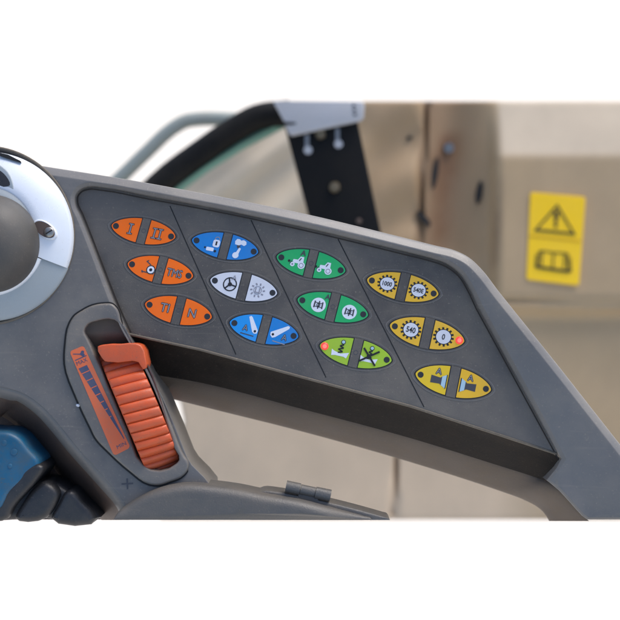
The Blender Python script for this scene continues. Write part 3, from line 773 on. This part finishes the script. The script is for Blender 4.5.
wo = [(140, 214), (286, 118), (292, 104), (300, 101), (340, 101), (420, 101), (500, 101), (600, 101), (700, 101), (712, 112), (716, 300), (712, 512), (700, 520), (420, 520), (160, 520), (166, 452), (178, 440), (184, 422), (180, 402), (160, 385), (138, 370)]
wo2 = []
for i in range(len(wo)):
    a, c_ = Vector(wo[i]), Vector(wo[(i + 1) % len(wo)]); n = max(1, int((c_ - a).length / 6))
    wo2 += [tuple(a.lerp(c_, j / n)) for j in range(n)]
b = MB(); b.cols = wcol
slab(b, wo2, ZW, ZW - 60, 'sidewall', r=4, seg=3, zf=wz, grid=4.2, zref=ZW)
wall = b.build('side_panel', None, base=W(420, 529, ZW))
tag(wall, 'dusty cream body panel with brown stains and pressed seams, blurred behind the console', 'body panel')
def wsurf(x, y, d=2.): return ZW + wz(x, y) + d
for x, y, rx, ry, a in ((479.5, 192.5, 3.2, 11.5, 8), (436, 172, 3.0, 16, 8), (424, 218, 3.2, 10, -42), (449, 146, 4.5, 4, 0), (410, 137, 3, 1.6, 0)):
    b = MB(); t = R_(a)
    e = [(x + rx * math.cos(q) * math.cos(t) - ry * math.sin(q) * math.sin(t), y + rx * math.cos(q) * math.sin(t) + ry * math.sin(q) * math.cos(t)) for q in [2 * math.pi * i / 24 for i in range(24)]]
    slab(b, e, wsurf(x, y, 5), wsurf(x, y, -14), 'hole', zref=ZW)
    h = b.build('slot', wall)
b = MB(); tube(b, [(449, 148, wsurf(449, 148, 0)), (449, 148, wsurf(449, 148, 10))], 5, 'screw', 16); b.build('latch', wall)

# warning sticker on the raised block
def stk(u, v):   # unit square -> sheared sticker
    a = Vector((530.5, 192)).lerp(Vector((585.5, 197)), u); c_ = Vector((526.5, 279.5)).lerp(Vector((579, 285.5)), u)
    p = a.lerp(c_, v); return (p.x, p.y)
sz = ZW + 38
st = thing('warning_sticker', 'yellow rectangular warning sticker with black exclamation triangle and open book on the cream panel', 'sticker', W(*stk(.5, .5), sz))
b = MB(); slab(b, [stk(*p) for p in rrect(0, 0, 1, 1, .05, .03)], sz, sz - 9, 'sticker', r=.6, seg=2); b.build('sticker_base', st, smooth=False)
ink = Ink(stk, sz + 1.0)
def sp(pts, m, lay=0, holes=()): slab(ink.mb, [stk(*p) for p in pts], sz + 1 + lay * .4, sz, m, holes=[[stk(*p) for p in h] for h in holes])
sp([(.09, .441), (.50, .108), (.875, .441)], 'stickink', holes=[[(.165, .413), (.50, .147), (.805, .413)]])
sp([(.445, .195), (.54, .195), (.515, .33), (.47, .33)], 'stickink'); sp([(.455 + .04 + .035 * math.cos(a), .355 + .02 * math.sin(a)) for a in [i * .5 for i in range(12)]], 'stickink')
ink.build('exclamation_triangle', st)
ink = Ink(stk, sz + 1.0)
def ln(x0, y0, x1, y1, wx, lay=0): sp([(x0, y0 - wx), (x1, y1 - wx), (x1, y1 + wx), (x0, y0 + wx)] if abs(x1 - x0) > abs(y1 - y0) else [(x0 - wx * 1.6, y0), (x1 - wx * 1.6, y1), (x1 + wx * 1.6, y1), (x0 + wx * 1.6, y0)], 'stickink', lay)
ln(.27, .655, .47, .66, .007); ln(.50, .66, .70, .655, .007, .2)
ln(.27, .655, .27, .82, .007, .4); ln(.485, .655, .485, .85, .007, .6); ln(.70, .655, .70, .82, .007, .8)
ln(.22, .68, .20, .85, .008, .1); ln(.75, .68, .78, .86, .008, .3); ln(.17, .70, .16, .85, .007, 1.0); ln(.80, .70, .83, .86, .007, 1.2)
ln(.17, .842, .48, .852, .016, 1.4); ln(.48, .852, .81, .855, .016, 1.6)
ln(.20, .672, .27, .655, .008, 1.8); ln(.70, .655, .77, .672, .008, 2.0)
ink.build('open_book', st)
ink = Ink(stk, sz + 1.0); sp([(.02, .497), (.98, .497), (.98, .505), (.02, .505)], 'stickline'); ink.build('dividing_line', st)

# ---------------------------------------------------------------- black bracket with zinc plate
ZB = -760.
br = thing('mounting_bracket', 'black steel bracket with bolt holes carrying a bent zinc plate, behind the console', 'bracket', W(345, 250, ZB))
b = MB(); slab(b, [(281, 112), (354, 104), (360, 132), (381, 232), (388, 262), (318, 262), (309, 218), (290, 146)], ZB, ZB - 16, 'strap', r=1.5, seg=2, bottom=True); strap = b.build('strap', br)
b = MB(); slab(b, [(273, 101), (362, 101), (364.5, 104), (364, 117), (361.5, 120.5), (292, 135.5), (288.5, 133), (284, 121)], ZB + 14, ZB + 4, 'plate', r=1.5, seg=2, bottom=True); pl = b.build('zinc_plate', br)
for x, y in ((354, 105.5), (354.5, 110), (355, 114.5)):
    b = MB(); slab(b, circle(x, y, 1.9, 14, 1.2), ZB + 14.8, ZB + 6, 'hole'); b.build('plate_hole', pl)
b = MB(); slab(b, [(284, 121.5), (288, 122), (296, 122.5), (296, 124), (290, 125), (285, 124.6)], ZB + 14.9, ZB + 6, 'hole'); b.build('plate_notch', pl)
for x, y in ((306.5, 143), (337, 137)):
    b = MB(); slab(b, [tuple(p) for p in rrect(x - 1.6, y - 9, x + 2.6, y + 7, 2, 2)], ZB + 1.2, ZB - 4, 'screw'); slab(b, circle(x + 1.5, y + 7, 4.2, 16), ZB + 1.8, ZB - 4, 'plate'); b.build('keyhole_slot', strap)
for x, y, r in ((320.5, 134.5, 5.2), (334.5, 187.5, 5.6)):
    b = MB(); lathe(b, x, y, [(r, ZB - 1), (r, ZB + 4), (r * .8, ZB + 7), (0, ZB + 8)], 'brass', n=18, zref=ZB); b.build('bolt', br)
b = MB(); lathe(b, 359, 221, [(3, ZB - 1), (2.6, ZB + 3), (0, ZB + 4)], 'well', n=14, zref=ZB); b.build('rivet', br)

# ---------------------------------------------------------------- black door seal with green strip, grey rail
ZS = -860.
ds = thing('door_frame', 'thick black door seal with a thin green painted strip along it, running diagonally behind the console', 'door frame', W(120, 225, ZS))
pts = [(110, 232, ZS), (140, 203, ZS), (170, 175, ZS), (200, 153, ZS), (232, 131, ZS), (258, 117, ZS), (290, 113, ZS)]
b = MB(); tube(b, [tuple(p) for p in spline(pts, 4)], 13.0, 'seal', 18); b.build('seal', ds)
b = MB(); g0 = [(130, 231), (152, 209), (178, 187), (205, 167), (240, 145), (281, 123), (300, 113)]
loft(b, [[(x - 3, y - 4, ZS - 6) for x, y in g0], [(x, y, ZS + 3) for x, y in g0], [(x + 3.2, y + 4.6, ZS - 2) for x, y in g0], [(x + 3, y + 5, ZS - 40) for x, y in g0]], 'greenpaint'); b.build('green_strip', ds)
b = MB(); tube(b, [tuple(p) for p in spline([(90, 206, -960), (120, 178, -960), (148, 151, -960), (172, 129, -960), (185, 121.5, -960), (200, 119, -960), (225, 119, -960), (262, 122, -960)], 4)], 7.2, 'tube', 16)
rail = b.build('grab_rail', None, base=W(120, 178, -960)); tag(rail, 'bent grey tubular grab rail, blurred against the bright ground at upper left', 'grab rail')

for o in bpy.data.objects:
    if '_b' in o: del o['_b']
